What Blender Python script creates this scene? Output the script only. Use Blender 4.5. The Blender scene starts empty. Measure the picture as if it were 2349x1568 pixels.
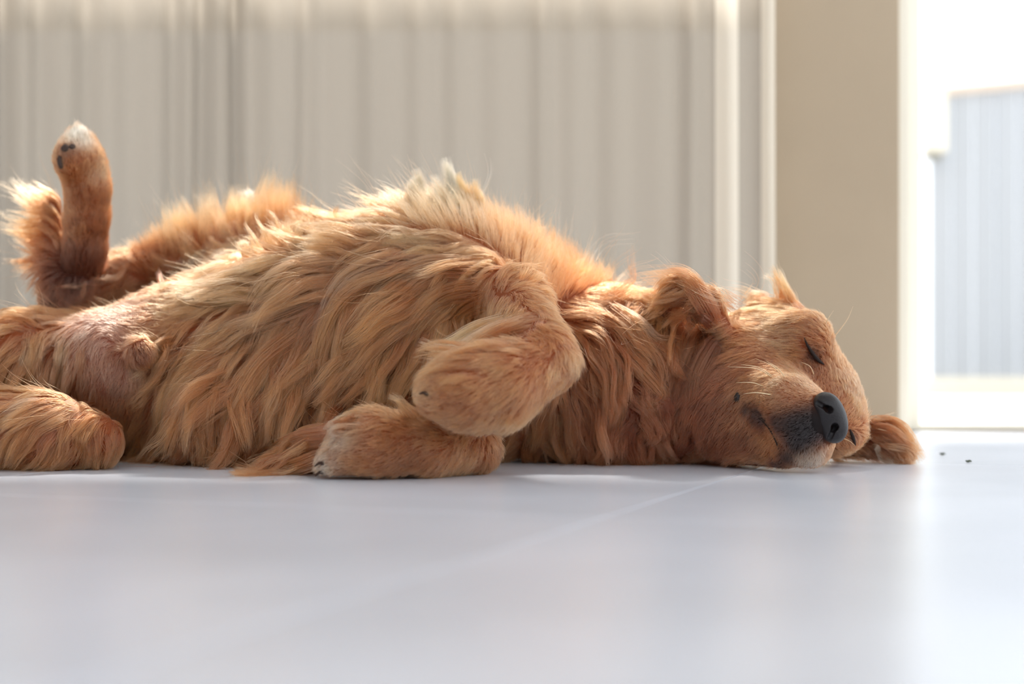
import bpy, bmesh, math, random, time
import numpy as np
from mathutils import Vector, kdtree
from mathutils.bvhtree import BVHTree

T0 = time.time()
HAIRS, LOCK_N = 330000, 1.0
rng = np.random.default_rng(7)
random.seed(7)
SC = bpy.context.scene
COL = SC.collection

# ------------------------------------------------------------------ camera
F_PX, CAM_H = 3915.0, 0.17
CX, CY = 1174.5, 784.0
cam_d = bpy.data.cameras.new('camera')
cam = bpy.data.objects.new('camera', cam_d)
COL.objects.link(cam)
cam.location = (0, 0, CAM_H)
cam.rotation_euler = (math.radians(90), 0, 0)
cam_d.sensor_width = 36.0
cam_d.lens = F_PX / 2349.0 * 36.0
cam_d.clip_start = 0.02
cam_d.dof.use_dof = True
cam_d.dof.focus_distance = 2.24
cam_d.dof.aperture_fstop = 1.9
SC.camera = cam

# ------------------------------------------------------------------ view, world, sun
SC.view_settings.view_transform = 'Standard'
SC.view_settings.look = 'None'
SC.view_settings.exposure = 0.50
SC.view_settings.gamma = 1.0
SC.view_settings.use_curve_mapping = False
SC.cycles.max_bounces = 8
SC.cycles.diffuse_bounces = 4
SC.cycles.glossy_bounces = 4
SC.cycles.transmission_bounces = 6
SC.cycles.transparent_max_bounces = 12
SC.cycles.sample_clamp_indirect = 6.0

world = bpy.data.worlds.new('world')
SC.world = world
world.use_nodes = True
wn = world.node_tree
wn.nodes['Background'].inputs['Color'].default_value = (0.90, 0.95, 1.0, 1)
wn.nodes['Background'].inputs['Strength'].default_value = 1.6

sun_d = bpy.data.lights.new('sun', 'SUN')
sun = bpy.data.objects.new('sun', sun_d)
COL.objects.link(sun)
SUN_EL, SUN_AZ = math.radians(54), math.radians(15)      # azimuth to the right of straight behind
sv = Vector((math.sin(SUN_AZ) * math.cos(SUN_EL), math.cos(SUN_AZ) * math.cos(SUN_EL), math.sin(SUN_EL)))
sun.rotation_euler = sv.to_track_quat('Z', 'Y').to_euler()
sun_d.energy = 5.8
sun_d.angle = math.radians(9)
sun_d.color = (1.0, 0.955, 0.89)

# ------------------------------------------------------------------ helpers
def W(px, py, d):
    """a point seen at pixel (px,py) that stands d metres into the room"""
    return np.array(((px - CX) / F_PX * d, d, CAM_H - (py - CY) / F_PX * d))

def lin(r, g, b):
    f = lambda c: (c / 255 / 12.92) if c / 255 <= 0.04045 else ((c / 255 + 0.055) / 1.055) ** 2.4
    return np.array((f(r), f(g), f(b)))

def material(name, rgb, rough=0.6, spec=0.5, coat=0.0):
    m = bpy.data.materials.new(name)
    m.use_nodes = True
    b = m.node_tree.nodes['Principled BSDF']
    b.inputs['Base Color'].default_value = (*rgb, 1)
    b.inputs['Roughness'].default_value = rough
    b.inputs['Specular IOR Level'].default_value = spec
    b.inputs['Coat Weight'].default_value = coat
    return m

def noise_tint(m, scale, amt, detail=4, stretch=(1, 1, 1), bump=0.0):
    nt = m.node_tree
    b = nt.nodes['Principled BSDF']
    base = b.inputs['Base Color'].default_value[:]
    tc = nt.nodes.new('ShaderNodeTexCoord')
    mp = nt.nodes.new('ShaderNodeMapping')
    mp.inputs['Scale'].default_value = stretch
    nz = nt.nodes.new('ShaderNodeTexNoise')
    nz.inputs['Scale'].default_value = scale
    nz.inputs['Detail'].default_value = detail
    rp = nt.nodes.new('ShaderNodeValToRGB')
    rp.color_ramp.elements[0].position = 0.3
    rp.color_ramp.elements[1].position = 0.7
    rp.color_ramp.elements[0].color = tuple(max(0, c * (1 - amt)) for c in base[:3]) + (1,)
    rp.color_ramp.elements[1].color = tuple(min(1, c * (1 + amt)) for c in base[:3]) + (1,)
    nt.links.new(tc.outputs['Object'], mp.inputs['Vector'])
    nt.links.new(mp.outputs['Vector'], nz.inputs['Vector'])
    nt.links.new(nz.outputs['Fac'], rp.inputs['Fac'])
    nt.links.new(rp.outputs['Color'], b.inputs['Base Color'])
    if bump:
        bp = nt.nodes.new('ShaderNodeBump')
        bp.inputs['Strength'].default_value = bump
        bp.inputs['Distance'].default_value = 0.01
        nt.links.new(nz.outputs['Fac'], bp.inputs['Height'])
        nt.links.new(bp.outputs['Normal'], b.inputs['Normal'])
    return nz

def obj(name, me, mat=None, parent=None, kind=None, smooth=False):
    o = bpy.data.objects.new(name, me)
    COL.objects.link(o)
    if mat is not None:
        me.materials.clear(); me.materials.append(mat)
    if parent is not None:
        o.parent = parent
    if kind:
        o['kind'] = kind
    if smooth:
        me.polygons.foreach_set('use_smooth', [True] * len(me.polygons))
    return o

def tag(o, label, cat, group=None):
    o['label'] = label; o['category'] = cat
    if group: o['group'] = group
    return o

def box_mesh(name, x0, x1, y0, y1, z0, z1, bevel=0.0):
    bm = bmesh.new()
    bmesh.ops.create_cube(bm, size=1)
    for v in bm.verts:
        v.co = Vector(((x0 + x1) / 2 + v.co.x * (x1 - x0), (y0 + y1) / 2 + v.co.y * (y1 - y0), (z0 + z1) / 2 + v.co.z * (z1 - z0)))
    if bevel:
        bmesh.ops.bevel(bm, geom=bm.edges[:], offset=bevel, segments=2, affect='EDGES', profile=0.6)
    me = bpy.data.meshes.new(name)
    bm.to_mesh(me); bm.free()
    return me

def pymesh(name, verts, faces):
    me = bpy.data.meshes.new(name)
    me.from_pydata([tuple(v) for v in verts], [], [tuple(f) for f in faces])
    me.update()
    return me

# ================================================================== THE ROOM
WALL_Y = 3.15
X_PILLAR0 = (1778 - CX) / F_PX * WALL_Y
X_PILLAR1 = (2063 - CX) / F_PX * WALL_Y

wall_mat = material('beige_paint', lin(184, 165, 140), 0.7, 0.3)
noise_tint(wall_mat, 3.0, 0.04)
white_mat = material('white_paint', lin(236, 234, 230), 0.6, 0.3)
noise_tint(white_mat, 2.0, 0.02)

# floor: large rotated tiles on a grout bed
grout_mat = material('grout', lin(110, 108, 110), 0.8, 0.2)
noise_tint(grout_mat, 60, 0.1)
tile_mat = material('floor_tile', lin(214, 219, 230), 0.26, 0.85)
nz = noise_tint(tile_mat, 2.2, 0.10, 6, (1, 1, 1))
floor_root = obj('floor', box_mesh('floor', -3.2, 3.2, -1.5, 3.42, -0.03, -0.0035), grout_mat, kind='structure')
TS, GAP = 0.86, 0.002
ang = math.atan2(0.284, 0.747)
ux = np.array((math.cos(ang), -math.sin(ang))); uy = np.array((math.sin(ang), math.cos(ang)))
org = np.array((0.286, 2.175)) + uy * 0.30
tile_me = box_mesh('tile', -TS / 2 + GAP / 2, TS / 2 - GAP / 2, -TS / 2 + GAP / 2, TS / 2 - GAP / 2, -0.012, 0.0, 0.0006)
tile_me.materials.append(tile_mat)
for i in range(-5, 5):
    for j in range(-6, 4):
        c = org + ux * (i + 0.5) * TS + uy * (j + 0.5) * TS
        ext = TS * 0.66
        if abs(c[0]) > 3.2 - ext or c[1] < -1.5 + ext or c[1] > 3.4 - 0.02:
            continue
        o = bpy.data.objects.new('tile', tile_me)
        COL.objects.link(o)
        o.parent = floor_root
        o.location = (c[0], c[1], 0)
        o.rotation_euler = (0, 0, -ang)

# back wall: window opening behind the curtain, unseen slot added above it to let sun onto the dog, pillar, door opening
ZC0, ZC1, ZTOP = 0.955, 1.445, 2.6
obj('wall_back', box_mesh('wall_back', X_PILLAR0 - 0.015, X_PILLAR1, WALL_Y, WALL_Y + 0.06, 0, ZC0, 0.003), wall_mat, kind='structure')
obj('wall_back', box_mesh('wall_above', -3.2, X_PILLAR1, WALL_Y, WALL_Y + 0.06, ZC1, ZTOP), wall_mat, kind='structure')
obj('wall_over_door', box_mesh('wall_over_door', X_PILLAR1, 3.2, WALL_Y, WALL_Y + 0.06, 2.1, ZTOP), wall_mat, kind='structure').name = 'wall_back'
blocker_m = material('blocker_white', lin(225, 222, 216), 0.7, 0.2); noise_tint(blocker_m, 3, .03)
win_blocker = obj('sun_blocker_window', box_mesh('sun_blocker_slab', -3.2, X_PILLAR1, 0.0, 1.0, -.02, 0.0, .003), blocker_m, kind='structure')  # unseen slab added outside to keep sun off the curtain
win_blocker.location = (0, WALL_Y + .06, ZC0)
for bx in (-3.0, -1.8, -.6, .6):
    obj('blocker_bracket', box_mesh('blocker_bracket', bx - .01, bx + .01, 0, .8, -.05, -.02, .003), blocker_m, win_blocker)
door_blocker = obj('sun_blocker_door', box_mesh('sun_blocker_slab', 0, 2.5, 0, 1.3, -.02, 0.02, .003), blocker_m, kind='structure')  # unseen slab added over the doorway to block sun on the floor
door_blocker.location = (X_PILLAR1, WALL_Y + .06, 2.12)
for bx in (.05, 1.2, 2.4):
    obj('blocker_bracket', box_mesh('blocker_bracket', bx - .01, bx + .01, 0, 1.1, -.06, -.02, .003), blocker_m, door_blocker)
obj('ceiling', box_mesh('ceiling', -3.2, 3.2, -1.6, WALL_Y + 0.06, ZTOP, ZTOP + 0.1), white_mat, kind='structure')
obj('wall_left', box_mesh('wall_left', -3.3, -3.2, -1.5, WALL_Y + 0.06, 0, ZTOP), white_mat, kind='structure')
obj('added_wall_front', box_mesh('added_wall_front', -3.2, 3.2, -1.6, -1.5, 0, 1.25), white_mat, kind='structure')  # half-height wall, added unseen to cut light from the front
obj('trim_1', box_mesh('beam', -3.2, X_PILLAR1, WALL_Y + 0.035, WALL_Y + 0.06, ZC0 - 0.03, ZC0, 0.003), white_mat, kind='structure')

# door frame beside the pillar, with threshold
cream = material('cream_frame', lin(244, 238, 222), 0.45, 0.4)
noise_tint(cream, 4, 0.02)
door = obj('door_1', box_mesh('door_frame', (2061 - CX) / F_PX * 3.2, (2087 - CX) / F_PX * 3.2, 3.2, 3.27, 0, ZTOP - 0.02, 0.003), cream, kind='structure')
obj('door_stop', box_mesh('door_stop', (2084 - CX) / F_PX * 3.28, (2110 - CX) / F_PX * 3.28, 3.275, 3.33, 0, ZTOP - 0.02, 0.003), cream, door)
obj('threshold', box_mesh('threshold', X_PILLAR1, 3.2, 3.30, 3.42, -0.003, 0.012, 0.003), cream, door)

# curtain
CUR_Y = 3.06
def cloth(name, dcol, tcol, clear):
    cur_m = bpy.data.materials.new(name)
    cur_m.use_nodes = True
    nt = cur_m.node_tree
    nt.nodes.clear()
    out = nt.nodes.new('ShaderNodeOutputMaterial')
    dif = nt.nodes.new('ShaderNodeBsdfDiffuse'); dif.inputs['Color'].default_value = (*dcol, 1)
    trl = nt.nodes.new('ShaderNodeBsdfTranslucent'); trl.inputs['Color'].default_value = (*tcol, 1)
    trp = nt.nodes.new('ShaderNodeBsdfTransparent'); trp.inputs['Color'].default_value = (0.95, 0.93, 0.9, 1)
    mx1 = nt.nodes.new('ShaderNodeMixShader'); mx1.inputs[0].default_value = 0.5
    mx2 = nt.nodes.new('ShaderNodeMixShader'); mx2.inputs[0].default_value = clear
    tc = nt.nodes.new('ShaderNodeTexCoord')
    wv = nt.nodes.new('ShaderNodeTexNoise'); wv.inputs['Scale'].default_value = 300
    bp = nt.nodes.new('ShaderNodeBump'); bp.inputs['Strength'].default_value = 0.05
    nt.links.new(tc.outputs['Object'], wv.inputs['Vector'])
    nt.links.new(wv.outputs['Fac'], bp.inputs['Height'])
    nt.links.new(bp.outputs['Normal'], dif.inputs['Normal'])
    nt.links.new(dif.outputs[0], mx1.inputs[1]); nt.links.new(trl.outputs[0], mx1.inputs[2])
    nt.links.new(mx1.outputs[0], mx2.inputs[1]); nt.links.new(trp.outputs[0], mx2.inputs[2])
    nt.links.new(mx2.outputs[0], out.inputs['Surface'])
    return cur_m
cur_m = cloth('curtain_cloth', lin(168, 156, 140), lin(170, 161, 149), 0.035)

x_a, x_b = -1.75, (1776 - CX) / F_PX * CUR_Y
xs = np.linspace(x_a, x_b, 900)
pxs = xs / CUR_Y * F_PX + CX
# (pixel x of a fold crest towards the room, width, depth)
folds = [(15, 22, .030), (95, 30, .02), (205, 34, .03), (300, 40, .028), (405, 26, .036), (470, 22, .034), (543, 16, .036), (640, 60, .018),
         (705, 26, .028), (850, 34, .026), (960, 50, .012), (1050, 40, .012), (1130, 40, .010), (1245, 26, .022), (1330, 30, .010), (1430, 40, .012),
         (1520, 30, .016), (1590, 26, .02), (1668, 30, .022), (1764, 24, .02)]
for k in range(14):
    folds.append((-60 - 75 * k, 28 + 10 * random.random(), .025 + .015 * random.random()))
rows = 14
LIT_BANDS = ((1640, 1692), (1744, 1777))                          # light on the folds, painted as strips of paler cloth
zs = np.linspace(0.012, ZC0 - 0.01, rows)
verts, faces = [], []
for r, z in enumerate(zs):
    h = z / ZC0
    prof = np.zeros_like(xs)
    for k, (fx, w, dpt) in enumerate(folds):
        sway = 7 * math.sin(k * 2.1 + z * 3.0) * (1 - h)
        prof += dpt * (0.8 + 0.4 * (1 - h)) * np.exp(-((pxs - fx - sway) / (w * (1.1 - 0.2 * h))) ** 2)
    prof += 0.004 * np.sin(pxs * 0.06 + 1.3 * np.sin(pxs * .013))
    for x, p in zip(xs, prof):
        verts.append((x, CUR_Y - p, z))
n = len(xs)
for r in range(rows - 1):
    for i in range(n - 1):
        a = r * n + i
        if any(e0 <= pxs[i] and pxs[i + 1] <= e1 for e0, e1 in LIT_BANDS): continue
        faces.append((a, a + 1, a + n + 1, a + n))
cur = obj('curtain', pymesh('curtain', verts, faces), cur_m, smooth=True)
tag(cur, 'long beige sheer curtain hanging in soft vertical folds behind the dog', 'curtain')
lit_fold_m = cloth('lit_fold_cloth', lin(226, 217, 202), lin(228, 219, 204), 0.03)
for e0, e1 in LIT_BANDS:                     # paler cloth stands in for light caught on the right-hand folds
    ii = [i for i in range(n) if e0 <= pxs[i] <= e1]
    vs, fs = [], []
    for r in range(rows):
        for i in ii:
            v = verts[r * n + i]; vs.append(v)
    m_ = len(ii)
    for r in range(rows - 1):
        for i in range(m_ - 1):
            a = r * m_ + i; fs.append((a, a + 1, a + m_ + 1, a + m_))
    obj('lit_fold_band', pymesh('lit_fold_band', vs, fs), lit_fold_m, cur, smooth=True)['label'] = 'paler band painted as light caught on a curtain fold'

# outdoors: ground, fence of upright boards, wall behind the window
out_mat = material('terrace_ground', lin(196, 194, 190), 0.8, 0.2); noise_tint(out_mat, 5, 0.03)
obj('ground', box_mesh('ground', -6, 6, 3.42, 9, -0.05, -0.008), out_mat, kind='structure')
FY = 5.3
fence_m = material('white_board', lin(184, 189, 196), 0.5, 0.4); noise_tint(fence_m, 3, 0.02, 4, (1, 1, .2))
fx0 = (2112 - CX) / F_PX * FY
fence = bpy.data.objects.new('fence', None); COL.objects.link(fence); fence.location = (fx0, FY, 0)
tag(fence, 'white fence of upright boards standing outside the open doorway', 'fence')
zt0 = CAM_H + (CY - 222) / F_PX * FY
bw = 0.068
for i in range(22):
    x0 = fx0 + 0.03 + i * bw
    top = zt0 + (x0 - fx0) * 0.10
    me = box_mesh('board', x0 - fx0 + .003, x0 - fx0 + bw - .003, 0, 0.02 + 0.004 * (i % 2), 0, top, 0.003)
    obj('board', me, fence_m, fence)
cap_m = material('fence_cap', lin(222, 206, 190), 0.6, 0.3); noise_tint(cap_m, 4, .03)
L = 22 * bw
vs = [];
for x in (0.03, 0.03 + L):
    t = zt0 + x * 0.10
    for y, z in ((-.015, t - .004), (.04, t - .004), (.04, t + .022), (-.015, t + .022)):
        vs.append((x, y, z))
obj('cap_rail', pymesh('cap_rail', vs, [(0, 1, 2, 3), (7, 6, 5, 4), (0, 4, 5, 1), (1, 5, 6, 2), (2, 6, 7, 3), (3, 7, 4, 0)]), cap_m, fence)
pz = CAM_H + (CY - 352) / F_PX * FY
obj('post', box_mesh('post', 0.0, 0.07, -.05, 0.0, pz, zt0 + .05, 0.004), cream, fence)
latch_m = material('latch_grey', lin(150, 148, 140), 0.5, 0.4); noise_tint(latch_m, 30, .1)
obj('latch', box_mesh('latch', 0.004, 0.055, -.055, 0.0, pz - .022, pz - .002, 0.003), latch_m, fence)
obj('kick_board', box_mesh('kick_board', 0.0, L + .03, -.03, 0.0, 0.0, 0.06, 0.004), cream, fence)

# ================================================================== THE DOG: distance field of the body
VOX = 0.0048
B0 = np.array((-0.98, 1.98, -0.02)); B1 = np.array((0.66, 2.86, 0.50))
NG = np.ceil((B1 - B0) / VOX).astype(int)
gx = (B0[0] + VOX * np.arange(NG[0])).astype(np.float32)
gy = (B0[1] + VOX * np.arange(NG[1])).astype(np.float32)
gz = (B0[2] + VOX * np.arange(NG[2])).astype(np.float32)
SDF = np.full(NG, 0.14, np.float32)
REG = np.zeros(NG, np.uint8)
RMIN = np.full(NG, 0.14, np.float32)
REGIONS = ['torso', 'neck', 'head', 'ear_low', 'ear_up', 'fore_up', 'fore_low', 'hind_far', 'hind_near', 'heel']

def P(t):
    p = W(t[0], t[1], t[2])
    return p, t[3] * t[2] / F_PX

def add_prim(fn, lo, hi, reg, k):
    pad = 0.13
    i0 = np.clip(((np.array(lo) - pad - B0) / VOX).astype(int), 0, NG)
    i1 = np.clip(((np.array(hi) + pad - B0) / VOX).astype(int) + 1, 0, NG)
    if np.any(i1 <= i0): return
    sl = tuple(slice(a, b) for a, b in zip(i0, i1))
    X, Y, Z = np.meshgrid(gx[sl[0]], gy[sl[1]], gz[sl[2]], indexing='ij', sparse=True)
    d = fn(X, Y, Z).astype(np.float32)
    a = SDF[sl]
    if k < 0:                                   # carve
        k = -k
        h = np.maximum(k - np.abs(a + d), 0) / k
        SDF[sl] = np.maximum(a, -d) + h * h * k * 0.25
        return
    h = np.maximum(k - np.abs(a - d), 0) / k
    SDF[sl] = np.minimum(a, d) - h * h * k * 0.25
    r = RMIN[sl]
    m = d < r
    RMIN[sl] = np.where(m, d, r)
    REG[sl] = np.where(m, REGIONS.index(reg), REG[sl])

def chain(reg, pts, k=0.03):
    """a limb: round cones between consecutive (px, py, depth, radius_px)"""
    for a, b in zip(pts[:-1], pts[1:]):
        pa, ra = P(a); pb, rb = P(b)
        ba = pb - pa; L2 = float(ba @ ba)
        def fn(X, Y, Z, pa=pa, ba=ba, L2=L2, ra=ra, rb=rb):
            h = np.clip(((X - pa[0]) * ba[0] + (Y - pa[1]) * ba[1] + (Z - pa[2]) * ba[2]) / L2, 0, 1)
            return np.sqrt((X - pa[0] - h * ba[0]) ** 2 + (Y - pa[1] - h * ba[1]) ** 2 + (Z - pa[2] - h * ba[2]) ** 2) - (ra + (rb - ra) * h)
        R = max(ra, rb)
        add_prim(fn, np.minimum(pa, pb) - R, np.maximum(pa, pb) + R, reg, k)

def blob(reg, c, k=0.03, sc=(1, 1, 1), roll=0.0):
    """ellipsoid: radius * sc along (image-right, depth, image-up) rolled in the picture plane"""
    p, r = P(c)
    ca, sa = math.cos(math.radians(roll)), math.sin(math.radians(roll))
    s = np.array(sc) * r
    def fn(X, Y, Z):
        x = (X - p[0]) * ca + (Z - p[2]) * sa
        z = -(X - p[0]) * sa + (Z - p[2]) * ca
        y = Y - p[1]
        k0 = np.sqrt((x / s[0]) ** 2 + (y / s[1]) ** 2 + (z / s[2]) ** 2)
        k1 = np.sqrt((x / s[0] ** 2) ** 2 + (y / s[1] ** 2) ** 2 + (z / s[2] ** 2) ** 2) + 1e-9
        return k0 * (k0 - 1) / k1
    R = s.max()
    add_prim(fn, p - R, p + R, reg, k)

# --- trunk
chain('torso', [(-160, 930, 2.50, 130), (120, 895, 2.50, 150), (420, 864, 2.49, 176), (760, 810, 2.48, 228), (1040, 795, 2.48, 248), (1250, 850, 2.48, 205)], 0.06)
chain('torso', [(700, 680, 2.45, 120), (900, 640, 2.44, 108), (1030, 598, 2.46, 88), (1170, 655, 2.48, 76), (1310, 740, 2.50, 76)], 0.06)
blob('torso', (560, 960, 2.36, 105), 0.05, (1.5, 1, 1))
blob('torso', (860, 950, 2.38, 105), 0.05, (1.3, 1, 1))
blob('torso', (60, 840, 2.42, 108), 0.05)
blob('torso', (250, 830, 2.40, 105), 0.05)
blob('torso', (322, 808, 2.335, 34), 0.02)
chain('torso', [(400, 775, 2.45, 92), (540, 715, 2.50, 88)], 0.05)
# --- neck
chain('neck', [(1280, 860, 2.46, 190), (1450, 880, 2.44, 178), (1620, 900, 2.42, 150)], 0.05)
blob('neck', (1400, 985, 2.40, 75), 0.04, (1.6, 1, 1))
# --- head
blob('head', (1775, 845, 2.41, 146), 0.03)
blob('head', (1880, 905, 2.355, 88), 0.04)
blob('head', (1885, 955, 2.35, 85), 0.03)
blob('head', (1700, 870, 2.36, 110), 0.04)
blob('head', (1668, 945, 2.345, 98), 0.04)
blob('head', (1850, 770, 2.335, 55), 0.03)
blob('head', (1930, 985, 2.33, 46), 0.03)
chain('head', [(1775, 935, 2.30, 104), (1845, 965, 2.21, 70), (1872, 963, 2.195, 54)], 0.016)
blob('head', (1812, 922, 2.225, 62), 0.014)
blob('head', (1856, 1018, 2.212, 52), 0.014)
chain('head', [(1700, 1000, 2.32, 66), (1800, 1040, 2.23, 34)], 0.02)
blob('head', (1868, 812, 2.275, 17), -0.012)                     # eye socket
chain('head', [(1712, 932, 2.262, 5), (1740, 955, 2.226, 6), (1768, 985, 2.200, 6), (1786, 1025, 2.193, 6), (1792, 1062, 2.20, 5)], -0.008)   # mouth line
# --- ears
chain('ear_low', [(1935, 1015, 2.42, 36), (2020, 1005, 2.40, 33), (2070, 1035, 2.38, 20)], 0.02)
chain('ear_up', [(1668, 765, 2.33, 20), (1615, 695, 2.30, 25), (1560, 668, 2.33, 22), (1500, 712, 2.41, 20)], 0.02)
# --- fore legs
chain('fore_up', [(1060, 660, 2.40, 75), (1175, 690, 2.29, 62), (1240, 800, 2.16, 66)], 0.03)
chain('fore_up', [(1252, 832, 2.13, 72), (1140, 885, 2.09, 88), (1060, 900, 2.07, 74), (1000, 905, 2.06, 46)], 0.025)
chain('fore_low', [(1095, 1030, 2.19, 54), (970, 1022, 2.14, 66), (850, 1018, 2.12, 68), (775, 1055, 2.12, 36)], 0.025)
blob('fore_low', (800, 995, 2.12, 32), 0.02)
blob('fore_low', (752, 1062, 2.12, 26), 0.015)
chain('fore_low', [(1080, 1020, 2.23, 50), (900, 1018, 2.24, 50), (740, 1038, 2.22, 38), (600, 1070, 2.20, 9)], 0.02)
# --- far hind leg, raised
chain('hind_far', [(430, 780, 2.55, 110), (620, 555, 2.63, 62)], 0.05)
chain('hind_far', [(625, 550, 2.64, 58), (430, 590, 2.63, 52), (270, 640, 2.61, 44), (165, 665, 2.57, 46)], 0.03)
chain('hind_far', [(165, 668, 2.56, 46), (194, 580, 2.54, 40), (199, 500, 2.53, 42), (202, 430, 2.52, 44), (186, 368, 2.51, 46), (178, 325, 2.51, 30)], 0.02)
blob('hind_far', (160, 362, 2.485, 33), 0.015, (1, 1, 1.25))
chain('heel', [(128, 720, 2.52, 28), (122, 600, 2.54, 28), (118, 470, 2.56, 22)], 0.010)
# --- near hind leg on the floor
chain('hind_near', [(-330, 960, 2.36, 110), (-120, 985, 2.29, 90), (110, 990, 2.28, 76), (225, 1008, 2.28, 56)], 0.03)

# keep it on the floor
X, Y, Z = np.meshgrid(gx, gy, gz, indexing='ij', sparse=True)
SDF = np.maximum(SDF, (0.004 - Z).astype(np.float32) + 0 * SDF)

# ------------------------------------------------------------------ surface nets
def surface_nets(S):
    s = S < 0
    nx, ny, nz_ = S.shape
    acc = np.zeros((nx - 1, ny - 1, nz_ - 1, 3), np.float32); cnt = np.zeros((nx - 1, ny - 1, nz_ - 1), np.float32)
    offs = [(i, j, k) for i in (0, 1) for j in (0, 1) for k in (0, 1)]
    sub = {o: S[o[0]:nx - 1 + o[0], o[1]:ny - 1 + o[1], o[2]:nz_ - 1 + o[2]] for o in offs}
    for o in offs:
        for ax in range(3):
            if o[ax] == 0:
                q = list(o); q[ax] = 1; q = tuple(q)
                a, b = sub[o], sub[q]
                m = (a < 0) != (b < 0)
                idx = np.nonzero(m)
                t = a[idx] / (a[idx] - b[idx])
                pt = np.tile(np.array(o, np.float32), (len(t), 1)); pt[:, ax] = t
                acc[idx] += pt; cnt[idx] += 1
    vi = np.nonzero(cnt > 0)
    ids = np.full(cnt.shape, -1, np.int64)
    ids[vi] = np.arange(len(vi[0]))
    V = np.stack(vi, 1) + acc[vi] / cnt[vi][:, None]
    Fs = []
    for ax in range(3):
        a1, a2 = (ax + 1) % 3, (ax + 2) % 3
        lo = [slice(1, -1)] * 3; hi = [slice(1, -1)] * 3
        lo[ax] = slice(0, -1); hi[ax] = slice(1, None)
        A, Bv = s[tuple(lo)], s[tuple(hi)]
        e = np.nonzero(A != Bv)
        base = np.stack(e, 1)
        base[:, a1] += 1; base[:, a2] += 1
        inside = A[e]
        def q(d1, d2):
            b = base.copy(); b[:, a1] -= d1; b[:, a2] -= d2
            return ids[b[:, 0], b[:, 1], b[:, 2]]
        f = np.stack([q(0, 0), q(1, 0), q(1, 1), q(0, 1)], 1)
        f[~inside] = f[~inside][:, ::-1]
        Fs.append(f)
    return V, np.concatenate(Fs)

def make_mesh(name, V, Fq):
    me = bpy.data.meshes.new(name)
    me.vertices.add(len(V)); me.vertices.foreach_set('co', V.astype(np.float32).ravel())
    me.loops.add(len(Fq) * 4); me.loops.foreach_set('vertex_index', Fq.astype(np.int32).ravel())
    me.polygons.add(len(Fq)); me.polygons.foreach_set('loop_start', np.arange(0, len(Fq) * 4, 4, dtype=np.int32))
    me.polygons.foreach_set('loop_total', np.full(len(Fq), 4, np.int32))
    me.update(calc_edges=True); me.validate()
    me.polygons.foreach_set('use_smooth', np.ones(len(me.polygons), bool))
    return me

V, Fq = surface_nets(SDF)
V = V * VOX + B0
body_me = make_mesh('dog', V, Fq)
print('body', len(V), len(Fq), round(time.time() - T0, 1))
# ------------------------------------------------------------------ sampling the field
GR = np.stack(np.gradient(SDF, VOX), -1).astype(np.float32)

def _tri(p):
    q = np.clip((p - B0) / VOX, 0, np.array(NG) - 1.001)
    i = q.astype(int); f = (q - i).astype(np.float32)
    return i, f

def sdf_at(p, grad=True):
    i, f = _tri(p)
    out = np.zeros(len(p), np.float32); g = np.zeros((len(p), 3), np.float32)
    for a in (0, 1):
        wa = f[:, 0] if a else 1 - f[:, 0]
        for b in (0, 1):
            wb = wa * (f[:, 1] if b else 1 - f[:, 1])
            for c in (0, 1):
                w = wb * (f[:, 2] if c else 1 - f[:, 2])
                ix = (i[:, 0] + a, i[:, 1] + b, i[:, 2] + c)
                out += w * SDF[ix]
                if grad: g += w[:, None] * GR[ix]
    if grad:
        g /= np.linalg.norm(g, axis=1, keepdims=True) + 1e-6
    return out, g

def reg_at(p):
    i = np.clip(np.rint((p - B0) / VOX).astype(int), 0, np.array(NG) - 1)
    return REG[i[:, 0], i[:, 1], i[:, 2]]

bvh = BVHTree.FromPolygons([Vector(v) for v in V.tolist()], Fq.tolist())
CAMP = Vector((0, 0, CAM_H))
def hit(px, py):
    d = Vector(W(px, py, 1.0)) - CAMP
    h = bvh.ray_cast(CAMP, d.normalized())
    if h[0] is not None:
        return np.array(h[0]), True
    # nearest surface to the ray
    best = None
    for dd in np.linspace(2.02, 2.75, 40):
        q = bvh.find_nearest(Vector(W(px, py, dd)))
        if q[0] is not None and (best is None or q[3] < best[1]):
            best = (np.array(q[0]), q[3])
    return best[0], False

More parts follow.
